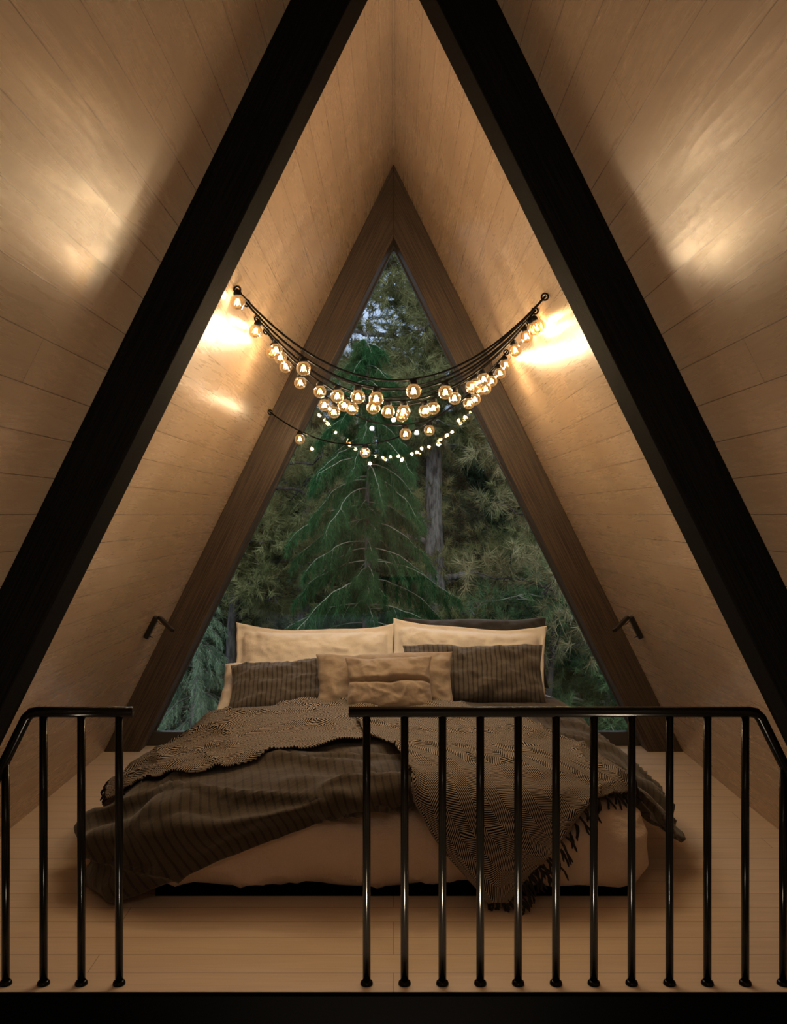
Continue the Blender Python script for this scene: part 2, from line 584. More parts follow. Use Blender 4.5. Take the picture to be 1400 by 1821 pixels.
# ---------------------------------------------------------------- reading lamps
def reading_lamp(side, label):
    up = -.615
    x, z = slope_pt(side, up)
    root = empty('reading_lamp', (x, 5.07, z))
    tag(root, label, 'wall lamp', 'reading lamps on the sloping walls')
    n = Vector((-side * NL.x, 0, NL.z)); t = Vector((-side * TL.x, 0, TL.z)); y = Vector((0, 1, 0))
    M = Matrix((t, y, n)).transposed()
    body = MB().box(n * .014 - t * .005, (.066, .017, .013), M).build('lamp_body', M_LAMP, root, bevel=.003)
    MB().box(n * .002 - t * .005, (.06, .013, .003), M).build('wall_plate', M_LAMP, root)
    MB().tube([n * .026 - t * .05, n * .046 - t * .052], .003, 8).build('switch', M_LAMP, body)
    a0 = n * .032 + t * .066
    a1 = a0 + n * .118 + Vector((0, -.15, 0))
    MB().tube([n * .012 + t * .056, a0], .006, 8).build('joint', M_LAMP, root)
    d = (a1 - a0)
    ez = d.normalized(); ex = t - ez * t.dot(ez); ex.normalize(); ey = ez.cross(ex)
    Mh = Matrix((ex, ey, ez)).transposed()
    MB().box((a0 + a1) / 2, (.0095, .013, d.length / 2), Mh).build('lamp_arm', M_LAMP, root, bevel=.002)
    c = MB().tube([n * .02 + t * .045, n * .055 + t * .038 + y * -.01, n * .085 + t * .05 + y * -.05, a0 + d * .6], .0016, 6).build('wire', M_LAMP, root)
    return root
reading_lamp(-1, 'small black swing-arm reading lamp on the left sloping wall')
reading_lamp(1, 'small black swing-arm reading lamp on the right sloping wall')

# ---------------------------------------------------------------- bed
bed = empty('bed', (0, 4.44, 0))
tag(bed, 'low wide bed with a puffy taupe mattress under the triangular window', 'bed')
MB().box((0, 0, .012), (.90, .98, .012)).build('bed_base', M_FASC, bed, smooth=False)


def rounded_block(hx, hy, hz, r, n=(64, 48, 20)):
    """box surface points -> rounded box; returns verts, faces, uv"""
    bm = bmesh.new()
    def face(ax, sgn):
        a, b = [i for i in range(3) if i != ax]
        na, nb = n[a], n[b]
        g = []
        for i in range(na + 1):
            for j in range(nb + 1):
                p = [0, 0, 0]; p[ax] = sgn; p[a] = -1 + 2 * i / na; p[b] = -1 + 2 * j / nb
                g.append(bm.verts.new(p))
        for i in range(na):
            for j in range(nb):
                q = [g[i * (nb + 1) + j], g[(i + 1) * (nb + 1) + j], g[(i + 1) * (nb + 1) + j + 1], g[i * (nb + 1) + j + 1]]
                bm.faces.new(q)
    for ax in range(3):
        for s in (-1, 1): face(ax, s)
    bmesh.ops.remove_doubles(bm, verts=bm.verts, dist=1e-5)
    bmesh.ops.recalc_face_normals(bm, faces=bm.faces)
    H = Vector((hx, hy, hz))
    for vtx in bm.verts:
        p = Vector([vtx.co[i] * H[i] for i in range(3)])
        q = Vector([max(-(H[i] - r[i]), min(H[i] - r[i], p[i])) for i in range(3)])
        d = Vector([(p[i] - q[i]) / r[i] for i in range(3)])
        if d.length > 1e-6:
            d.normalize()
        vtx.co = q + Vector([d[i] * r[i] for i in range(3)])
    bm.normal_update()
    bm.verts.index_update()
    V = [vtx.co.copy() for vtx in bm.verts]; N = [vtx.normal.copy() for vtx in bm.verts]
    F = [[x.index for x in f_.verts] for f_ in bm.faces]
    bm.free()
    return V, N, F


V, N, F = rounded_block(.975, 1.02, .165, (.13, .15, .125))
mv = []; muv = []
for p, n in zip(V, N):
    X, Y, Z = p.x, p.y, p.z
    top = max(0., n.z)
    zz = Z - .035 * top * (abs(X) / .975) ** 5
    # soft sag at the front, diagonal creases in the cover
    k = fbm(X * 2.4 + Z * 2., Y * 2.4, Z * 2.6, 4) * .024 + .012 * max(0, 1 - abs(fbm(X * 3.5 + Z * 5, Y * 2, Z * 2.5 - X, 2)) * 7) + fbm((X + Z * 1.1) * 7, Y * 5, (Z - X * .3) * 5, 3) * .006
    fold = .011 * math.sin((X * 17 - Z * 30) + 3 * fbm(X * 2, 0, Z * 3, 2)) * max(0, -n.y) * min(1, abs(X) + .1)
    q = Vector((X, Y, zz)) + n * (k + fold)
    # bulge of the lower edge
    if n.y < -.3: q.y -= .012 * math.cos(Z / .165 * 1.3)
    mv.append(Vector((q.x, q.y, q.z + .018 + .165)))
    muv.append((X, Y + Z))
matt = mesh_obj('mattress', mv, F, M_MATT, bed, muv)
world_m = [p + bed.location for p in mv]
BV_M = BVHTree.FromPolygons(world_m, F)


def push_out(P, bvh, off, keep=True):
    Q = P.copy().reshape(-1, 3)
    for i, p in enumerate(Q):
        loc, nrm, _, _ = bvh.find_nearest(Vector(p))
        s = (Vector(p) - loc).dot(nrm)
        if s < off:
            Q[i] = loc + nrm * off
    return Q.reshape(P.shape)


def drape_push(P, bvh, off):
    """lift points clear of what lies below, each along one axis so the cloth never tangles"""
    Q = P.copy().reshape(-1, 3)
    for i, p in enumerate(Q):
        v = Vector(p)
        loc, nrm, _, dist = bvh.find_nearest(v)
        if (v - loc).dot(nrm) >= off: continue
        best = None
        for ax, o, d, ok in ((2, Vector((v.x, v.y, 2)), Vector((0, 0, -1)), True), (1, Vector((v.x, 2.5, v.z)), Vector((0, 1, 0)), v.y < 3.7),
                             (0, Vector((-2.5, v.y, v.z)), Vector((1, 0, 0)), v.x < -.8), (0, Vector((2.5, v.y, v.z)), Vector((-1, 0, 0)), v.x > .8)):
            if not ok: continue
            h, _, _, _ = bvh.ray_cast(o, d)
            if h is None: continue
            t = h[ax] - d[ax] * off
            mv = (t - v[ax]) * -d[ax]
            if mv <= 0: continue
            if best is None or mv < best[0]: best = (mv, ax, t)
        if best and best[0] < .3: Q[i][best[1]] = best[2]
    return Q.reshape(P.shape)


def smooth_grid(P, it=2):
    for _ in range(it):
        A = P.copy()
        A[1:-1, 1:-1] = (P[1:-1, 1:-1] * 2 + P[:-2, 1:-1] + P[2:, 1:-1] + P[1:-1, :-2] + P[1:-1, 2:]) / 6
        P = A
    return P


# white sheet wrapped over the head half of the mattress
cs = [(-.995, .09), (-1.0, .2), (-.985, .30), (-.93, .36), (-.80, .385), (-.4, .385), (0, .385), (.4, .385), (.80, .385), (.93, .36), (.985, .30), (1.0, .2), (.995, .09)]
C = [[(x, y, z) for x, z in cs] for y in (4.25, 4.6, 5.0, 5.3, 5.43)]
P = net(C, 40, 90)
for i in range(40):
    for j in range(90):
        P[i, j] += np.array((0, 0, .006 * fbm(P[i, j, 0] * 5, P[i, j, 1] * 5, 0, 3)))
P = push_out(P, BV_M, .008)
v, f = shell(P, grid_normals(P), .004)
uvs = grid_uv(P).reshape(-1, 2)
BV_M2 = BVHTree.FromPolygons(world_m + [Vector(p) for p in v], [tuple(q) for q in F] + [tuple(i + len(world_m) for i in q) for q in f[:39 * 89]])
tag(mesh_obj('bed_sheet', v, f, M_SHEET, None, np.concatenate([uvs, uvs])), 'white sheet tucked over the mattress under the pillows', 'sheet')

# ---------------------------------------------------------------- duvet
DV = [
 [(-1.13, 4.70, .17), (-1.07, 4.72, .245), (-.88, 4.76, .35), (-.5, 4.95, .405), (-.2, 5.10, .42), (.2, 5.10, .42), (.6, 5.10, .41), (.86, 5.10, .375), (1.03, 5.06, .27)],
 [(-1.22, 4.48, .18), (-1.12, 4.48, .27), (-.92, 4.5, .36), (-.55, 4.6, .425), (-.2, 4.6, .43), (.2, 4.6, .43), (.6, 4.6, .415), (.93, 4.6, .37), (1.13, 4.58, .22)],
 [(-1.27, 4.12, .215), (-1.15, 4.12, .295), (-.92, 4.15, .37), (-.55, 4.15, .42), (-.2, 4.15, .43), (.2, 4.15, .43), (.6, 4.2, .415), (.96, 4.22, .36), (1.17, 4.30, .20)],
 [(-1.24, 3.86, .17), (-1.15, 3.82, .26), (-.92, 3.80, .345), (-.55, 3.80, .405), (-.2, 3.80, .425), (.2, 3.82, .425), (.6, 3.85, .41), (.95, 3.88, .345), (1.18, 3.92, .17)],
 [(-1.22, 3.60, .085), (-1.13, 3.47, .20), (-.9, 3.40, .275), (-.6, 3.37, .335), (-.22, 3.41, .40), (.15, 3.49, .415), (.55, 3.60, .395), (.9, 3.68, .325), (1.19, 3.74, .13)],
 [(-1.11, 3.46, .022), (-1.05, 3.35, .022), (-.94, 3.355, .045), (-.65, 3.37, .165), (-.2, 3.40, .325), (.1, 3.47, .365), (.5, 3.55, .375), (.88, 3.62, .285), (1.16, 3.70, .115)],
]
DN_V, DN_U = 120, 170
P = net(DV, DN_V, DN_U)
Nn = grid_normals(P)
if Nn[DN_V // 2, DN_U // 2, 2] < 0: Nn = -Nn
for i in range(DN_V):
    for j in range(DN_U):
        X, Y, Z = P[i, j]
        vv = i / (DN_V - 1)
        a = fbm(X * 1.9 + 3, Y * 3.2 + X * 1.2, Z * 2, 4) * .034
        a += fbm(X * 6 - Y * 3, Y * 7, Z * 6 + 4, 3) * .007
        # long soft folds running across the bed toward the left front corner
        w = max(0, 1 - abs(vv - .72) / .3)
        a += .020 * w * math.sin(26 * (Y + .20 * X) + 3.5 * fbm(X * 1.6, Y * 2, 1, 2))
        # bunched pleats on the hanging side at the left front
        c = max(0, (-.9 - X) / .3) * max(0, (4.1 - Y) / .6)
        a += .03 * min(1, c) * math.sin(38 * Z + 9 * Y)
        P[i, j] += Nn[i, j] * a
P[..., 2] = np.maximum(P[..., 2], .012)
P = drape_push(P, BV_M2, .045)
P = smooth_grid(P, 4)
P = drape_push(P, BV_M2, .044)
P = smooth_grid(P, 1)
Nn = grid_normals(P)
if Nn[DN_V // 2, DN_U // 2, 2] < 0: Nn = -Nn
for i in range(DN_V):
    for j in range(DN_U):
        X, Y, Z = P[i, j]
        r = max(0, 1 - abs(fbm(X * 1.3 + 4, Y * 3.4 + X * .8, Z * 2.2, 2)) * 4)
        P[i, j] += Nn[i, j] * (.030 * r * r * min(1, i / 30) + .006 * (fbm(X * 8, Y * 8, Z * 8, 2) + .4))
Nn = grid_normals(P)
if Nn[DN_V // 2, DN_U // 2, 2] < 0: Nn = -Nn
iv = np.linspace(-1, 1, DN_V)[:, None]; iu = np.linspace(-1, 1, DN_U)[None, :]
th = .036 * (1 - np.abs(iv) ** 14) * (1 - np.abs(iu) ** 16) + .004
Q_uv = grid_uv(net(DV, DN_V, DN_U)).reshape(-1, 2)
v, f = shell(P, Nn, th[..., None])
flip = grid_normals(P)[60, 85, 2] < 0
if flip: f = [q[::-1] for q in f]
v = [(a[0], a[1], max(a[2], .004)) for a in v]
# the stripes run a little askew
ca, sa = math.cos(.22), math.sin(.22)
duv = [(a * ca - b * sa, a * sa + b * ca) for a, b in Q_uv]
duvet = mesh_obj('duvet', v, f, M_DUVET, None, duv + duv)
tag(duvet, 'dark brown striped duvet spilling off the foot of the bed', 'duvet')
BV_D = BVHTree.FromPolygons([Vector(p) for p in v] + world_m, [tuple(q) for q in f] + [tuple(i + len(v) for i in q) for q in F])


# ---------------------------------------------------------------- throw
def post(X, Y, Z):
    r = max(0, 1 - abs(fbm(X * 2.6 + Y * 1.5, Y * 3.2 - X, Z * 3.5 + 2, 2)) * 4.5)
    return .020 * r * r + .010 * (fbm(X * 5, Y * 6, Z * 5, 3) + .3)


def throw_patch(C, nv, nu, off, wr):
    P = net(C, nv, nu)
    N_ = grid_normals(P)
    if N_[nv // 2, nu // 2, 2] < 0: N_ = -N_
    uv = grid_uv(P)
    for i in range(nv):
        for j in range(nu):
            X, Y, Z = P[i, j]
            P[i, j] += N_[i, j] * wr(X, Y, Z, i / (nv - 1), j / (nu - 1))
    P = drape_push(P, BV_D, off)
    P = smooth_grid(P, 12)
    P = drape_push(P, BV_D, off * .7)
    P = smooth_grid(P, 4)
    P = drape_push(P, BV_D, .005)
    P = smooth_grid(P, 1)
    N_ = grid_normals(P)
    if N_[nv // 3, nu // 2, 2] < 0: N_ = -N_
    for i in range(nv):
        for j in range(nu):
            X, Y, Z = P[i, j]
            P[i, j] += N_[i, j] * max(0, post(X, Y, Z))
    P[..., 2] = np.maximum(P[..., 2], .012)
    return P, .35 * uv + .65 * grid_uv(smooth_grid(P, 12))


def wrA(X, Y, Z, s, t):
    return (.012 + .016 * fbm(X * 3, Y * 5, 1, 3)) * (1 if t < .8 else .3) + .012 * (1 if t < .8 else 0) * math.sin(34 * (Y + .15 * X) + 2 * fbm(X * 2, Y * 2, 5, 2)) * (1 - s * .5)


def wrB(X, Y, Z, s, t):
    a = .012 + .012 * fbm(X * 3, Y * 3, Z * 3 + 8, 2)
    a += .008 * math.exp(-((Y - 3.62 + .05 * math.sin(6 * X)) / .075) ** 2) * min(1, max(0, (Z - .28) / .06))
    a += .016 * math.sin(26 * (X - .3) + 3 * Y) * max(0, s - .45)
    a += .014 * math.sin(30 * Y + 5 * X) * max(0, .6 - s)
    return a


CA = [
 [(-1.17, 4.58, .20), (-1.07, 4.58, .28), (-.9, 4.60, .375), (-.6, 4.72, .445), (-.2, 4.80, .455), (.15, 4.82, .44), (.36, 4.62, .435)],
 [(-1.235, 4.36, .21), (-1.10, 4.34, .31), (-.9, 4.34, .39), (-.58, 4.40, .445), (-.24, 4.50, .455), (.12, 4.55, .445), (.36, 4.45, .435)],
 [(-1.25, 4.05, .24), (-1.09, 4.02, .325), (-.88, 4.02, .39), (-.58, 4.06, .44), (-.30, 4.18, .455), (.08, 4.30, .45), (.36, 4.3, .435)],
 [(-1.20, 3.84, .24), (-1.07, 3.76, .305), (-.87, 3.70, .37), (-.6, 3.73, .42), (-.37, 3.86, .45), (.02, 4.06, .455), (.34, 4.15, .435)],
]
PA, UA = throw_patch(CA, 60, 130, .014, wrA)
RB = [((-.23, 4.72, .455), (.30, 4.70, .45)), ((-.19, 4.38, .465), (.50, 4.44, .45)), ((-.13, 4.08, .47), (.75, 4.12, .42)), ((-.02, 3.86, .47), (.90, 3.84, .385)),
      ((.04, 3.62, .46), (.94, 3.62, .345)), ((.065, 3.43, .40), (.74, 3.46, .345)), ((.15, 3.36, .25), (.60, 3.35, .225)), ((.245, 3.345, .14), (.50, 3.345, .14)), ((.345, 3.34, .03), (.42, 3.34, .032))]
CB = []
for l, r in RB:
    l, r = np.array(l), np.array(r)
    row = [l + (r - l) * k / 4 for k in range(5)]
    CB.append(row)
for row, z in zip(CB, (.46, .465, .47, .465, .45, .39, None, None, None)):
    if z:
        for k in (1, 2, 3): row[k] = np.array((row[k][0], row[k][1] - (.03 if z < .46 else 0), min(z, row[k][2] + .02)))
PB, UB = throw_patch(CB, 120, 90, .030, wrB)
nA = PA.shape[0] * PA.shape[1]
tv = list(PA.reshape(-1, 3)) + list(PB.reshape(-1, 3))
def up_faces(P, off):
    n = grid_normals(P)
    return grid_faces(P.shape[0], P.shape[1], off, n[P.shape[0] // 3, P.shape[1] // 2, 2] < 0)
tf = up_faces(PA, 0) + up_faces(PB, nA)
def rot_uv(U, a):
    c, s = math.cos(a), math.sin(a)
    return [(x * c - y * s, x * s + y * c) for x, y in U.reshape(-1, 2)]
throw = mesh_obj('throw_blanket', tv, tf, M_THROW, None, rot_uv(UA * .72, .25 + math.pi / 2) + rot_uv(UB, .55))
tag(throw, 'black and cream herringbone wool throw with fringe across the duvet', 'blanket')
sm = throw.modifiers.new('s', 'SOLIDIFY'); sm.thickness = .007; sm.offset = 1
# fringe: twisted tassels along the free ends
fr = MB()
def tassel(p, d, L):
    p = Vector(p); d = Vector(d).normalized()
    pts = [p]
    s = random.uniform(0, 6)
    for k in range(1, 7):
        d = (d + Vector((random.uniform(-.35, .35), random.uniform(-.25, .25), -.22 + random.uniform(-.2, .2)))).normalized()
        q = pts[-1] + d * L / 6
        loc, nrm, _, _ = BV_D.find_nearest(q)
        if (q - loc).dot(nrm) < .007: q = loc + nrm * .007
        q.z = max(q.z, .006)
        pts.append(q)
    fr.tube(pts, [.0035, .0045, .004, .0042, .004, .0045, .002], 6)
row = PB[:, -1]
for i in range(52, 119, 2):
    a = row[i]; out = row[i] - PB[i, -4]
    for _ in range(2 if i < 100 else 3):
        tassel(a + rng.normal(0, .006, 3) * (1, .2, 1), Vector(out) / (np.linalg.norm(out) + 1e-6) + Vector((0, -.1, -.7)), random.uniform(.055, .10))
for j in range(0, 90, 12):
    tassel(PB[-1, j], (random.uniform(-.3, .3), -.1, -1), .04)
for i in range(0, 60, 2):
    out = PA[i, 0] - PA[i, 3]
    tassel(PA[i, 0], Vector(out) / (np.linalg.norm(out) + 1e-6), random.uniform(.03, .05))
tag(fr.build('fringe', M_FRINGE, throw), kind='stuff')


# ---------------------------------------------------------------- pillows
def pillow(name, w, h, t, mat, bot, top, roll=0., flange=0., seed=0, crease=0., sag=0., label='', group=None, pinch=.05, yaw=0.):
    """w,h,t metres; bot / top = (X, Y, Z) of the middle of its lower and upper edges"""
    n, m = 72, 48
    bot, top = Vector(bot), Vector(top)
    front = []; back = []; uv = []
    for j in range(m + 1):
        for i in range(n + 1):
            u = -1 + 2 * i / n; v_ = -1 + 2 * j / m
            x = w / 2 * u * (1 - pinch * (1 - v_ * v_) * abs(u) ** 3)
            z = h / 2 * v_ * (1 - pinch * 1.3 * (1 - u * u) * abs(v_) ** 3)
            z -= sag * (1 - u * u) * max(0, v_) ** 2
            fu = min(1, abs(u) / (1 - flange)) if flange else abs(u)
            fv = min(1, abs(v_) / (1 - flange * w / h)) if flange else abs(v_)
            prof = ((1 - fu ** 3.2) * (1 - fv ** 3.2)) ** .55 if fu < 1 and fv < 1 else 0.
            T = t / 2 * prof + .003
            wr = fbm(u * w * 5 + seed * 9, v_ * h * 5, seed, 4) * .018 * min(1, prof * 3 + .25)
            ri = 1 - abs(fbm(u * w * 3.2 + seed + 2 * v_ * h, v_ * h * 2.2 - u * w, seed + 5, 2)) * 2.6
            wr += .010 * prof * max(0, ri) ** 4
            ang = math.atan2(v_, u); rr = math.hypot(u, v_)
            wr += .008 * math.sin(14 * ang + seed) * max(0, rr - .75) * prof * 3
            if flange and prof < .28 and abs(u) < 1 - flange * .6 and abs(v_) < 1 - flange * w / h * .6: wr -= .012 * math.exp(-((prof - .14) / .12) ** 2)
            if crease:
                yy = v_ - .04 - .10 * u * math.sin(2.2 * u + seed)
                wr -= crease * math.exp(-(yy / .075) ** 2) * (1 - .3 * abs(u)) * min(1, prof * 2 + .2)
            wob = fbm(u * 2 + seed, v_ * 2, 9 + seed, 2) * .012 if flange or True else 0
            zz = z + (h * .012 * math.sin(5 * u + seed) * max(0, v_) ** 3)
            front.append(Vector((x + wob * .5, -T - wr + wob, zz))); back.append(Vector((x + wob * .5, T * .8 + wob, zz)))
            uv.append((u * w / 2, v_ * h / 2))
    nn = n + 1
    V = front + back; o = len(front)
    F_ = grid_faces(m + 1, nn) + grid_faces(m + 1, nn, o, True)
    ring = [j for j in range(nn)] + [i * nn + n for i in range(1, m + 1)] + [m * nn + j for j in range(n - 1, -1, -1)] + [i * nn for i in range(m - 1, 0, -1)]
    for a, b in zip(ring, ring[1:] + ring[:1]): F_.append((b, a, o + a, o + b))
    ob = mesh_obj(name, V, F_, mat, None, uv + uv)
    d = top - bot
    lean = math.atan2(d.y, d.z)
    c = (bot + top) / 2
    ob.matrix_world = Matrix.Translation(c) @ Matrix.Rotation(yaw, 4, 'Z') @ Matrix.Rotation(-lean, 4, 'X') @ Matrix.Rotation(roll, 4, 'Y')
    tag(ob, label, 'pillow', group)
    return ob


G = 'pillows at the head of the bed'
pillow('pillow', .86, .42, .15, M_CHAR, (.49, 5.42, .40), (.49, 5.53, .83), seed=8, label='charcoal pillow at the very back, just peeking above the right white pillow', group=G)
pillow('pillow', .93, .46, .17, M_WHITE, (-.455, 5.22, .37), (-.46, 5.37, .805), seed=1, flange=.075, sag=.035, label='white flanged pillow on the left, against the window', group=G, pinch=.03)
pillow('pillow', .90, .46, .17, M_WHITE, (.44, 5.24, .375), (.43, 5.39, .805), seed=2.3, flange=.075, sag=.03, roll=.06, label='white flanged pillow on the right, against the window', group=G, pinch=.03)
pillow('pillow', .82, .46, .13, M_WHITE, (-.575, 4.93, .375), (-.54, 5.22, .55), seed=5, label='white pillow mostly hidden behind the left striped pillow', group=G)
pillow('pillow', .84, .38, .17, M_STRIPE, (-.50, 4.84, .40), (-.46, 5.10, .60), seed=3, roll=-.05, label='grey striped pillow leaning on the left white pillow', group=G, pinch=.06)
pillow('pillow', .78, .36, .17, M_STRIPE, (.445, 4.90, .40), (.435, 5.11, .725), seed=4, roll=.0, label='grey striped pillow leaning on the right white pillow', group=G, pinch=.06)
pillow('cushion', .73, .33, .13, M_BEIGE, (-.035, 4.76, .41), (-.055, 4.91, .695), seed=6, roll=-.03, label='wide beige cushion in the middle, behind the smaller front cushion', group='beige cushions', pinch=.05)
pillow('cushion', .45, .30, .15, M_BEIGE, (-.005, 4.62, .435), (-.035, 4.77, .70), seed=7.4, roll=-.02, crease=.05, label='small beige cushion at the front with a deep crease across', group='beige cushions', pinch=.07)

# ---------------------------------------------------------------- string lights
def RL(y, u=.871): return Vector((-(HALF - K * u) + .012, y, EYE + u))
def RRt(y, u=.871): return Vector(((HALF - K * u) - .012, y, EYE + u))
SW = [(RL(3.535), RRt(3.65), .345), (RRt(3.65), RL(3.76), .36), (RL(3.76), RRt(3.905), .355), (RRt(3.905), RL(4.06), .365),
      (RL(4.06), RRt(4.2), .36), (RRt(4.2), RL(4.34), .365), (RL(4.34), RRt(4.9), .42), (RRt(4.9), RL(5.43, .61), .33)]
def sw_pt(s, t):
    a, b, g = SW[s]
    p = a.lerp(b, t); p.z -= 4 * g * t * (1 - t)
    return p
SB = Vector((0, 4.3, 2.0))
sl = empty('string_lights', SB)
tag(sl, 'string of glowing amber globe bulbs swagged back and forth between the walls', 'string lights')
cord = MB()
for s in range(len(SW)):
    cord.tube([sw_pt(s, k / 40) - SB for k in range(41)], .0042, 8)
cord.build('cord', M_CORD, sl)
for k, p in enumerate([w[0] for w in SW] + [SW[-1][1]]):
    sd = 1 if p.x > 0 else -1
    MB().torus(p - SB + Vector((-sd * .004, 0, -.004)), (.25, 1, .1), .013, .0038).build('hanging_ring', M_CORD, sl)
BL = [(0, .004, 0), (3, .992, -.02), (6, .033, -.01), (4, .07, 0), (5, .94, 0), (6, .075, 0), (1, .8025, 0), (6, .13, 0), (5, .785, 0), (3, .7025, 0), (6, .2225, 0),
      (6, .26, 0), (5, .69, 0), (5, .66, 0), (2, .3775, 0), (1, .5575, 0), (3, .5725, 0), (4, .48, 0), (4, .5375, 0), (5, .4675, 0), (0, .565, 0), (6, .55, 0), (7, .305, 0),
      (5, .38, 0), (5, .3475, 0), (2, .68, 0), (5, .2675, 0), (5, .2025, 0), (5, .19, .0), (7, .105, 0), (5, .165, .01), (6, .925, .005), (6, .8925, .01), (6, .825, 0),
      (6, .845, .01), (6, .955, .015), (6, .985, .012), (5, .05, .012), (5, .006, .014), (3, .022, .02), (2, .985, .03), (7, .86, 0), (7, .5725, 0)]
# one bulb with its parts, then copies
globe = [(.0125, .030)] + [(.030 * math.sin(a), .030 * math.cos(a)) for a in [math.acos(.0275 / .03) + (math.pi - .02 - math.acos(.0275 / .03)) * k / 18 for k in range(19)]]
globe = [(r, z) for r, z in globe]
bulb0 = MB().lathe(globe, 24).build('bulb', M_BULB, None)
sock0 = MB().lathe([(.0125, .024), (.0155, .028), (.0165, .036), (.0125, .045), (.007, .049)], 16).build('socket', M_CORD, None)
fm = MB()
for k in range(4):
    a = math.pi / 2 * k + .4
    c, s = math.cos(a), math.sin(a)
    fm.tube([(c * .004, s * .004, .014), (c * .0125, s * .0125, -.012)], .0011, 6)
fil0 = fm.build('filament', M_FIL, None)
for o in (bulb0, sock0, fil0): COL.objects.unlink(o)
PW = 1.65
for i, (s, t, dx) in enumerate(BL):
    p = sw_pt(s, t)
    c = p + Vector((dx, 0, -.047))
    wx = HALF - K * (c.z - EYE) - .036
    c.x = max(-wx, min(wx, c.x))
    d = (p - c).normalized()
    b = bulb0.copy(); link(b, sl)
    b.location = c - SB
    b.rotation_euler = Vector((0, 0, 1)).rotation_difference(d).to_euler()
    for src in (sock0, fil0):
        k = src.copy(); link(k, b)
    ld = bpy.data.lights.new('bulb_light', 'POINT')
    ld.energy = PW * (.6 if wx - abs(c.x) < .08 else 1.); ld.color = (1., .82, .63); ld.shadow_soft_size = .012
    lo = bpy.data.objects.new('bulb_light', ld); link(lo, b)

# ---------------------------------------------------------------- trees outside
def needles(P, D, L, w, seed_tint):
    """thin triangles from base P along D (N,3), length L (N,), width w"""
    n = len(P)
    R = rng.normal(size=(n, 3))
    S = np.cross(D, R); S /= np.linalg.norm(S, axis=1, keepdims=True) + 1e-9
    a = P - S * (w / 2); b = P + S * (w / 2); c = P + D * L[:, None]
    return np.stack([a, b, c], axis=1), seed_tint


def unit(a): return a / (np.linalg.norm(a, axis=-1, keepdims=True) + 1e-9)


def tufts(centres, dirs, n, L, w, spread=1.1, droop=.15):
    m = len(centres)
    P = np.repeat(centres, n, axis=0)
    D = unit(np.repeat(dirs, n, axis=0) + rng.normal(size=(m * n, 3)) * spread * .6 + np.array((0, 0, -droop)))
    P = P - D * .0 + np.repeat(dirs, n, axis=0) * rng.uniform(-.05, .03, (m * n, 1))
    ti = np.clip(np.repeat(rng.uniform(.1, .9, m), n) + rng.normal(0, .16, m * n), 0, 1)
    return needles(P, D, L * rng.uniform(.6, 1.15, m * n), w, ti)


def curve_branch(p0, az, length, rise, droop, n=10, wig=.04):
    pts = []
    p = Vector(p0)
    for k in range(n + 1):
        t = k / n
        r = length * t
        z = rise * t - droop * t * t
        pts.append(Vector((p0[0] + math.cos(az) * r, p0[1] + math.sin(az) * r, p0[2] + z)) +
                   Vector((random.gauss(0, wig), random.gauss(0, wig), random.gauss(0, wig))) * t * length * .4)
    return pts


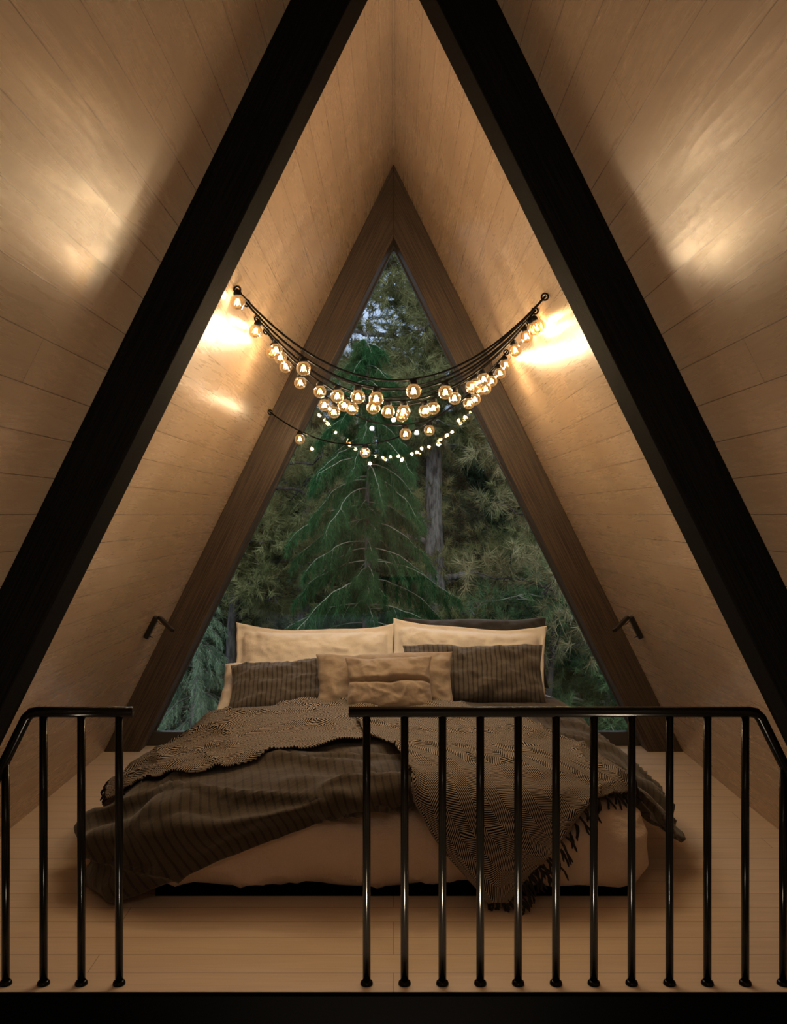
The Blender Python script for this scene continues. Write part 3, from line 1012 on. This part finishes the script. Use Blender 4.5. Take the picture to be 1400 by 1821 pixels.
def spruce(name, base, height, spread, mat, twig_mat, label, z_from=0., hang=.22, nl=.06, whorl=.2, per=6, group=None, dens=1., wid=.0042, tw_r=1., t_r=.046, prof=.85, open_az=None):
    root = empty(name, base)
    tag(root, label, 'tree', group)
    tr = MB()
    tp = [Vector((random.gauss(0, .012), random.gauss(0, .012), height * k / 14)) for k in range(15)]
    tr.tube(tp, [max(.006, t_r * (1 - (k / 14.2) ** 1.6)) for k in range(15)], 12)
    tr.build('trunk', M_BARK, root)
    T = []; TI = []
    z = z_from
    tw = MB()
    nb = 0
    while z < height - .08:
        f_ = 1 - z / height
        L0 = spread * (f_ ** prof) + .05
        k0 = random.uniform(0, 6.28)
        for b in range(per):
            az = k0 + 2 * math.pi * b / per + random.uniform(-.25, .25)
            L_ = L0 * random.uniform(.75, 1.1)
            if open_az is not None and z < height - 1.5 and math.cos(az - open_az) > .62: L_ *= .25
            pts = curve_branch((0, 0, z + random.uniform(-.06, .06)), az, L_, L_ * random.uniform(-.05, .15), L_ * random.uniform(.45, .75), 10)
            brm = MB().tube(pts, [.0075 * tw_r * (1 - .8 * k / 10) for k in range(11)], 5)
            tw.add(brm.v, brm.f)
            nb += 1
            arr = np.array([tuple(p) for p in pts])
            # side twigs that hang
            nt = int(10 + 20 * L_ * dens)
            for q in range(nt):
                t = .18 + .82 * (q + random.random()) / nt
                x = t * 10; k = min(int(x), 9)
                p = arr[k] + (arr[k + 1] - arr[k]) * (x - k)
                d = unit(arr[min(k + 1, 10)] - arr[k])
                sd = np.cross(d, (0, 0, 1.)) * random.choice((-1, 1))
                ln = hang * (1.15 - .6 * t) * random.uniform(.5, 1.2) * (.5 + .5 * min(1, L_))
                dd = unit(d * .8 + sd * random.uniform(.3, 1.) + np.array((0, 0, -random.uniform(.1, .9))))
                st = 5
                q0 = p
                tp_ = [q0]
                for s_ in range(st):
                    dd = unit(dd + np.array((0, 0, -.22)))
                    q1 = q0 + dd * ln / st
                    nn = int(9 * dens) + 4
                    tt = rng.uniform(0, 1, (nn, 1))
                    PP = q0 + (q1 - q0) * tt
                    DD = unit(dd + rng.normal(size=(nn, 3)) * .55 + np.array((0, 0, -.25)))
                    a_, ti_ = needles(PP, DD, nl * rng.uniform(.6, 1.2, nn), wid, np.clip(rng.normal(.5, .2, nn) + random.uniform(-.15, .15), 0, 1))
                    T.append(a_); TI.append(ti_)
                    q0 = q1; tp_.append(q0)
                if q % 3 == 0: tw.tube(tp_, [.003 * tw_r, .0026 * tw_r, .002 * tw_r, .0018 * tw_r, .0014 * tw_r, .001 * tw_r], 4, False)
        z += whorl * random.uniform(.8, 1.2)
    tw.build('branches', twig_mat, root)
    tris_obj('foliage', np.concatenate(T), mat, root, np.concatenate(TI))
    return root


def pine(name, base, trunk_h, trunk_r, limbs, mat, label, nl=.12, wid=.006, per_tuft=34, tuft_d=.13, group=None, lean=(0, 0), bark=None, crown_clump=None, spread=1.1, twm=None):
    """limbs: list of (z, azimuth deg, length, rise, clump radius, clumps)"""
    root = empty(name, base)
    tag(root, label, 'tree', group)
    tr = MB()
    tp = [Vector((lean[0] * (k / 12) ** 1.3 + .05 * math.sin(k * .9), lean[1] * k / 12 + .04 * math.cos(k * .7), trunk_h * k / 12)) for k in range(13)]
    tr.tube(tp, [trunk_r * (1 - .75 * k / 12) for k in range(13)], 12)
    tr.build('trunk', bark or M_BARK, root)
    bm_ = MB(); Cc = []; Dd = []
    for (z, az, L_, rise, cr_, nc) in limbs:
        k = z / trunk_h * 12; i = min(int(k), 11)
        p0 = tp[i].lerp(tp[i + 1], min(1, k - i))
        pts = curve_branch(p0, math.radians(az), L_, rise, .12 * L_, 10, .10)
        r0 = trunk_r * .22 * min(1, L_ / 1.2) + .008
        bm_.tube(pts, [r0 * (1 - .75 * q / 10) for q in range(11)], 7)
        for c in range(nc):
            t = .2 + .8 * (c + random.random()) / nc
            x = t * 10; q = min(int(x), 9)
            p = np.array(pts[q].lerp(pts[q + 1], x - q))
            off = rng.normal(size=3) * (cr_ * .55, cr_ * .55, cr_ * .35)
            cc = p + off + (0, 0, cr_ * .25)
            bm_.tube([pts[q], Vector((p + off * .5)) + Vector((0, 0, .02)), Vector(cc)], [.008, .006, .004], 4, False)
            nt = max(3, int((cr_ / tuft_d) ** 2 * 3.6))
            D_ = unit(rng.normal(size=(nt, 3)) + (0, 0, .35))
            Cc.append(cc + D_ * cr_ * rng.uniform(.25, 1., (nt, 1)) * (1, 1, .7)); Dd.append(D_)
    bm_.build('branches', twm or (bark or M_BARK), root)
    a_, ti_ = tufts(np.concatenate(Cc), np.concatenate(Dd), per_tuft, nl, wid, spread)
    tris_obj('foliage', a_, mat, root, ti_)
    return root


GZ = -2.6
# the young spruce in the middle
spruce('spruce_tree', (-.25, 8.7, GZ), 5.75, 1.45, M_SPR, M_TWIG, 'young dark green spruce with drooping pale twigs in the middle of the window', z_from=1.9, per=6, whorl=.19, dens=1.45, open_az=-math.pi / 2, nl=.085, wid=.0045, tw_r=.75, t_r=.052, prof=.62, hang=.26)
# big pine with a stout grey trunk right of it
LM = []
for k in range(18): LM.append((3.2 + .28 * k, (200 if k % 2 else -20) + random.uniform(-60, 60), random.uniform(.9, 1.7), random.uniform(-.1, .5), .38, 14))
for k in range(9): LM.append((4.9 + .3 * k, 270 + random.uniform(-45, 45), random.uniform(.5, 1.0), random.uniform(0, .35), .34, 10))
LM += [(2.4, 265, .9, .3, .3, 8), (2.9, 300, .8, .1, .26, 6), (2.6, 230, .9, .2, .3, 7), (3.9, 178, 1.25, .30, .2, 3), (3.7, 172, 1.1, .28, .2, 2), (3.25, 10, 1.2, .2, .3, 5), (2.9, 15, 1.3, .25, .3, 5), (5.2, 15, 1.5, .5, .35, 6), (4.4, 330, 1.5, .3, .35, 7),
       (5.6, 185, 1.9, .1, .36, 8), (6.1, 190, 1.4, .3, .36, 8), (6.6, 170, 1.3, .2, .34, 8), (7.2, 200, .9, .2, .3, 6), (6.3, 10, 1.1, .2, .34, 7), (7.0, 0, .9, .2, .3, 6), (7.5, 90, .5, .2, .25, 5)]
LM = [q for q in LM if not (3.1 < q[0] < 4.9 and 195 < q[1] % 360 < 345)]
pine('pine_tree', (.62, 11., GZ), 8.2, .17, LM, M_PINE, 'tall grey-trunked pine just right of the young spruce', lean=(-.25, .2))
# long-needled pine near the glass on the right
LN = [(z, az, L_, r_, .24, n_) for z, az, L_, r_, n_ in ((3.9, 180, .5, .3, 4), (4.3, 200, .4, .25, 4), (4.5, 350, .5, .2, 4), (3.4, 190, .75, .25, 5), (3.5, 330, .6, .3, 4), (2.8, 185, .9, .1, 5), (2.9, 260, .6, .1, 4), (3.1, 300, .6, .2, 4), (2.6, 210, 1.1, .05, 5), (4.0, 270, .4, .2, 4), (3.3, 250, .6, .2, 4))]
pine('pine_tree', (1.32, 7.7, GZ), 4.7, .05, LN, M_OLIVE, 'olive long-needled pine close to the glass on the right', nl=.13, wid=.0055, per_tuft=46, tuft_d=.15, spread=1.25, bark=M_BARKD)
# bushy pine low on the right with bare twigs
LB = [(random.uniform(1.4, 3.3), az, random.uniform(.6, 1.0), random.uniform(.0, .4), .26, 6) for az in range(0, 360, 20)] + [(random.uniform(1.8, 3.3), random.uniform(120, 300), random.uniform(.5, .9), .25, .24, 6) for _ in range(10)]
pine('bushy_pine', (1.85, 8.1, GZ), 3.5, .06, LB, M_BUSH, 'bushy green pine low at the right edge of the window', nl=.085, wid=.0048, per_tuft=36, tuft_d=.1, twm=M_TWIG)
# blue spruce low on the left
spruce('blue_spruce', (-1.75, 8.0, GZ), 3.7, 1.15, M_BLUE, M_TWIGB, 'bluish spruce with hanging sprays low at the left edge of the window', z_from=.9, hang=.26, nl=.05, whorl=.2, per=7)
# olive pine behind it on the left
LO = [(random.uniform(2.6, 5.2), random.uniform(-70, 70) if k % 2 else random.uniform(200, 330), random.uniform(.7, 1.5), random.uniform(0, .4), .30, 7) for k in range(20)]
pine('pine_tree', (-1.75, 10.2, GZ), 5.6, .10, LO, M_PINE, 'olive green pine left of the young spruce, above the bluish spruce', nl=.10, wid=.006, bark=M_BARKD)
# pine whose crown closes the upper left
LU = [(random.uniform(4.4, 6.4), random.uniform(0, 360), random.uniform(.6, 1.2), random.uniform(0, .3), .32, 7) for k in range(16)]
pine('pine_tree', (-1.15, 12.2, GZ), 6.8, .12, LU, M_PINE, 'pine with its crown beside the upper left window edge', nl=.12, wid=.0075, bark=M_BARKD)
LU = [(random.uniform(3.2, 6.0), random.uniform(0, 360), random.uniform(.6, 1.2), random.uniform(0, .3), .34, 7) for k in range(18)]
pine('pine_tree', (2.15, 10.4, GZ), 6.3, .12, LU, M_PINE, 'pine right of the grey-trunked pine, behind the olive one', nl=.12, wid=.0065, bark=M_BARKD)
# darker trees farther back
LD = []
for k in range(44): LD.append((.6 + 5.8 * k / 44, random.uniform(0, 360), 1.9 * (1 - .6 * k / 34) * random.uniform(.7, 1.1), random.uniform(-.1, .3), .48, 8))
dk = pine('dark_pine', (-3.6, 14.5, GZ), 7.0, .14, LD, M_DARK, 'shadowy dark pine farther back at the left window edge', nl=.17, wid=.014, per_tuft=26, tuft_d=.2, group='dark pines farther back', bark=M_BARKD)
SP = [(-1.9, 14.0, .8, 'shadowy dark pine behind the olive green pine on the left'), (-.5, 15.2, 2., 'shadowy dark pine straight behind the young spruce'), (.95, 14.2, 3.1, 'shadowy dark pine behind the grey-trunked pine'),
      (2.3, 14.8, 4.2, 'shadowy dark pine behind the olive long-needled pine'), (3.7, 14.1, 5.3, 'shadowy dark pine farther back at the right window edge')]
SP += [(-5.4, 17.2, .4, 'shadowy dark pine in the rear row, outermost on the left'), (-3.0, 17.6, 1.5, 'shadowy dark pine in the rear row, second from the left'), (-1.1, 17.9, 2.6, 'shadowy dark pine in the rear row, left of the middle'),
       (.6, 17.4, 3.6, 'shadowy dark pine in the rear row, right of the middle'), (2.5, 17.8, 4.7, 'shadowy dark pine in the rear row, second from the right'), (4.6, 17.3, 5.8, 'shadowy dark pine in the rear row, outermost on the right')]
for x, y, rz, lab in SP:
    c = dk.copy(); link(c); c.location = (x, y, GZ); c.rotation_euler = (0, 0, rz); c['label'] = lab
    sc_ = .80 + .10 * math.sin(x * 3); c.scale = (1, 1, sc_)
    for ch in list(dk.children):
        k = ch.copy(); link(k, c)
gs = MB().box((0, 22, GZ - .06), (30, 16.1, .05))
tag(gs.build('ground', M_SOIL, smooth=False), kind='structure')

# ---------------------------------------------------------------- light
w = bpy.data.worlds.new('dusk'); SC.world = w; w.use_nodes = True
nt = w.node_tree; nt.nodes.clear()
out = nt.nodes.new('ShaderNodeOutputWorld'); bg = nt.nodes.new('ShaderNodeBackground')
tc = nt.nodes.new('ShaderNodeTexCoord'); sp = nt.nodes.new('ShaderNodeSeparateXYZ'); rp = nt.nodes.new('ShaderNodeValToRGB')
nt.links.new(tc.outputs['Generated'], sp.inputs[0]); nt.links.new(sp.outputs[2], rp.inputs[0])
rp.color_ramp.elements[0].color = (.50, .61, .78, 1); rp.color_ramp.elements[0].position = 0.
rp.color_ramp.elements[1].color = (.30, .42, .66, 1); rp.color_ramp.elements[1].position = .5
nt.links.new(rp.outputs[0], bg.inputs[0]); bg.inputs[1].default_value = 1.3
nt.links.new(bg.outputs[0], out.inputs[0])

def area(name, loc, target, size, power, col):
    l = bpy.data.lights.new(name, 'AREA'); l.shape = 'DISK'; l.size = size; l.energy = power; l.color = col
    o = bpy.data.objects.new(name, l); link(o); o.location = loc
    o.rotation_euler = (Vector(target) - Vector(loc)).to_track_quat('-Z', 'Y').to_euler()
    return o
# added fill points hidden behind the bed head, lifting the low walls and floor
for x, z, e in ((-.75, .26, .5), (-.3, .30, .5), (.3, .30, .5), (.75, .26, .5)):
    ld = bpy.data.lights.new('bed_head_fill', 'POINT'); ld.energy = e; ld.color = (1., .84, .66); ld.shadow_soft_size = .05
    lo = bpy.data.objects.new('bed_head_fill', ld); link(lo); lo.location = (x, 5.505, z)
# added fill without fixtures: small points behind the camera, then areas and a spot
for x, y, z in ((-.55, .3, 2.34), (.55, .35, 2.3), (-.28, -.3, 2.55), (.30, -.35, 2.5), (0, .1, 2.62), (-.75, -.5, 2.2), (.72, -.55, 2.22)):
    ld = bpy.data.lights.new('front_fill', 'POINT'); ld.energy = 2.7; ld.color = (1., .85, .70); ld.shadow_soft_size = .03
    lo = bpy.data.objects.new('front_fill', ld); link(lo); lo.location = (x, y, z)
area('low_fill', (0, .9, -1.6), (0, 3.2, 3.0), .7, 34, (1., .80, .58))  # unseen fill from below, added to brighten the outer walls
area('rear_bounce_fill', (0, -1.7, 1.0), (0, -3.2, 1.4), 1.2, 40, (1., .80, .60))  # added soft fill, bounced off the wall behind the camera
ls = bpy.data.lights.new('ridge_fill', 'SPOT'); ls.energy = 1100; ls.color = (1., .78, .56); ls.shadow_soft_size = .3  # unseen spot added to brighten the loft ridge
ls.spot_size = math.radians(34); ls.spot_blend = 1.
lo = bpy.data.objects.new('ridge_fill', ls); link(lo); lo.location = (0, 1.25, -2.2)
lo.rotation_euler = (Vector((0, 4.6, 3.3)) - lo.location).to_track_quat('-Z', 'Y').to_euler()
# the last daylight from the open sky behind the house
su = bpy.data.lights.new('evening_sky_glow', 'SUN'); su.energy = 2.6; su.angle = 1.3; su.color = (.93, 1., .96)
lo = bpy.data.objects.new('evening_sky_glow', su); link(lo); lo.rotation_euler = (math.radians(38), math.radians(8), 0)
# and the paler sky over the trees, falling in through the window
s2 = bpy.data.lights.new('window_sky_glow', 'SUN'); s2.energy = 2.5; s2.angle = 1.0; s2.color = (.88, .95, 1.)
lo = bpy.data.objects.new('window_sky_glow', s2); link(lo); lo.rotation_euler = (math.radians(-44), 0, 0)

# ---------------------------------------------------------------- camera
cd = bpy.data.cameras.new('camera'); cam = bpy.data.objects.new('camera', cd); link(cam)
cam.location = (0, 0, EYE); cam.rotation_euler = (math.pi / 2, 0, 0)
cd.sensor_fit = 'VERTICAL'; cd.sensor_height = 36; cd.lens = 36 * 1630 / 1821
cd.shift_y = 4.5 / 1821
cd.clip_start = .05; cd.clip_end = 200
SC.camera = cam
vs = SC.view_settings
vs.view_transform = 'Standard'; vs.look = 'None'; vs.gamma = 1; vs.use_curve_mapping = False; vs.exposure = .14
SC.cycles.max_bounces = 8; SC.cycles.transparent_max_bounces = 24; SC.cycles.caustics_reflective = False; SC.cycles.caustics_refractive = False
SC.cycles.sample_clamp_indirect = 4.
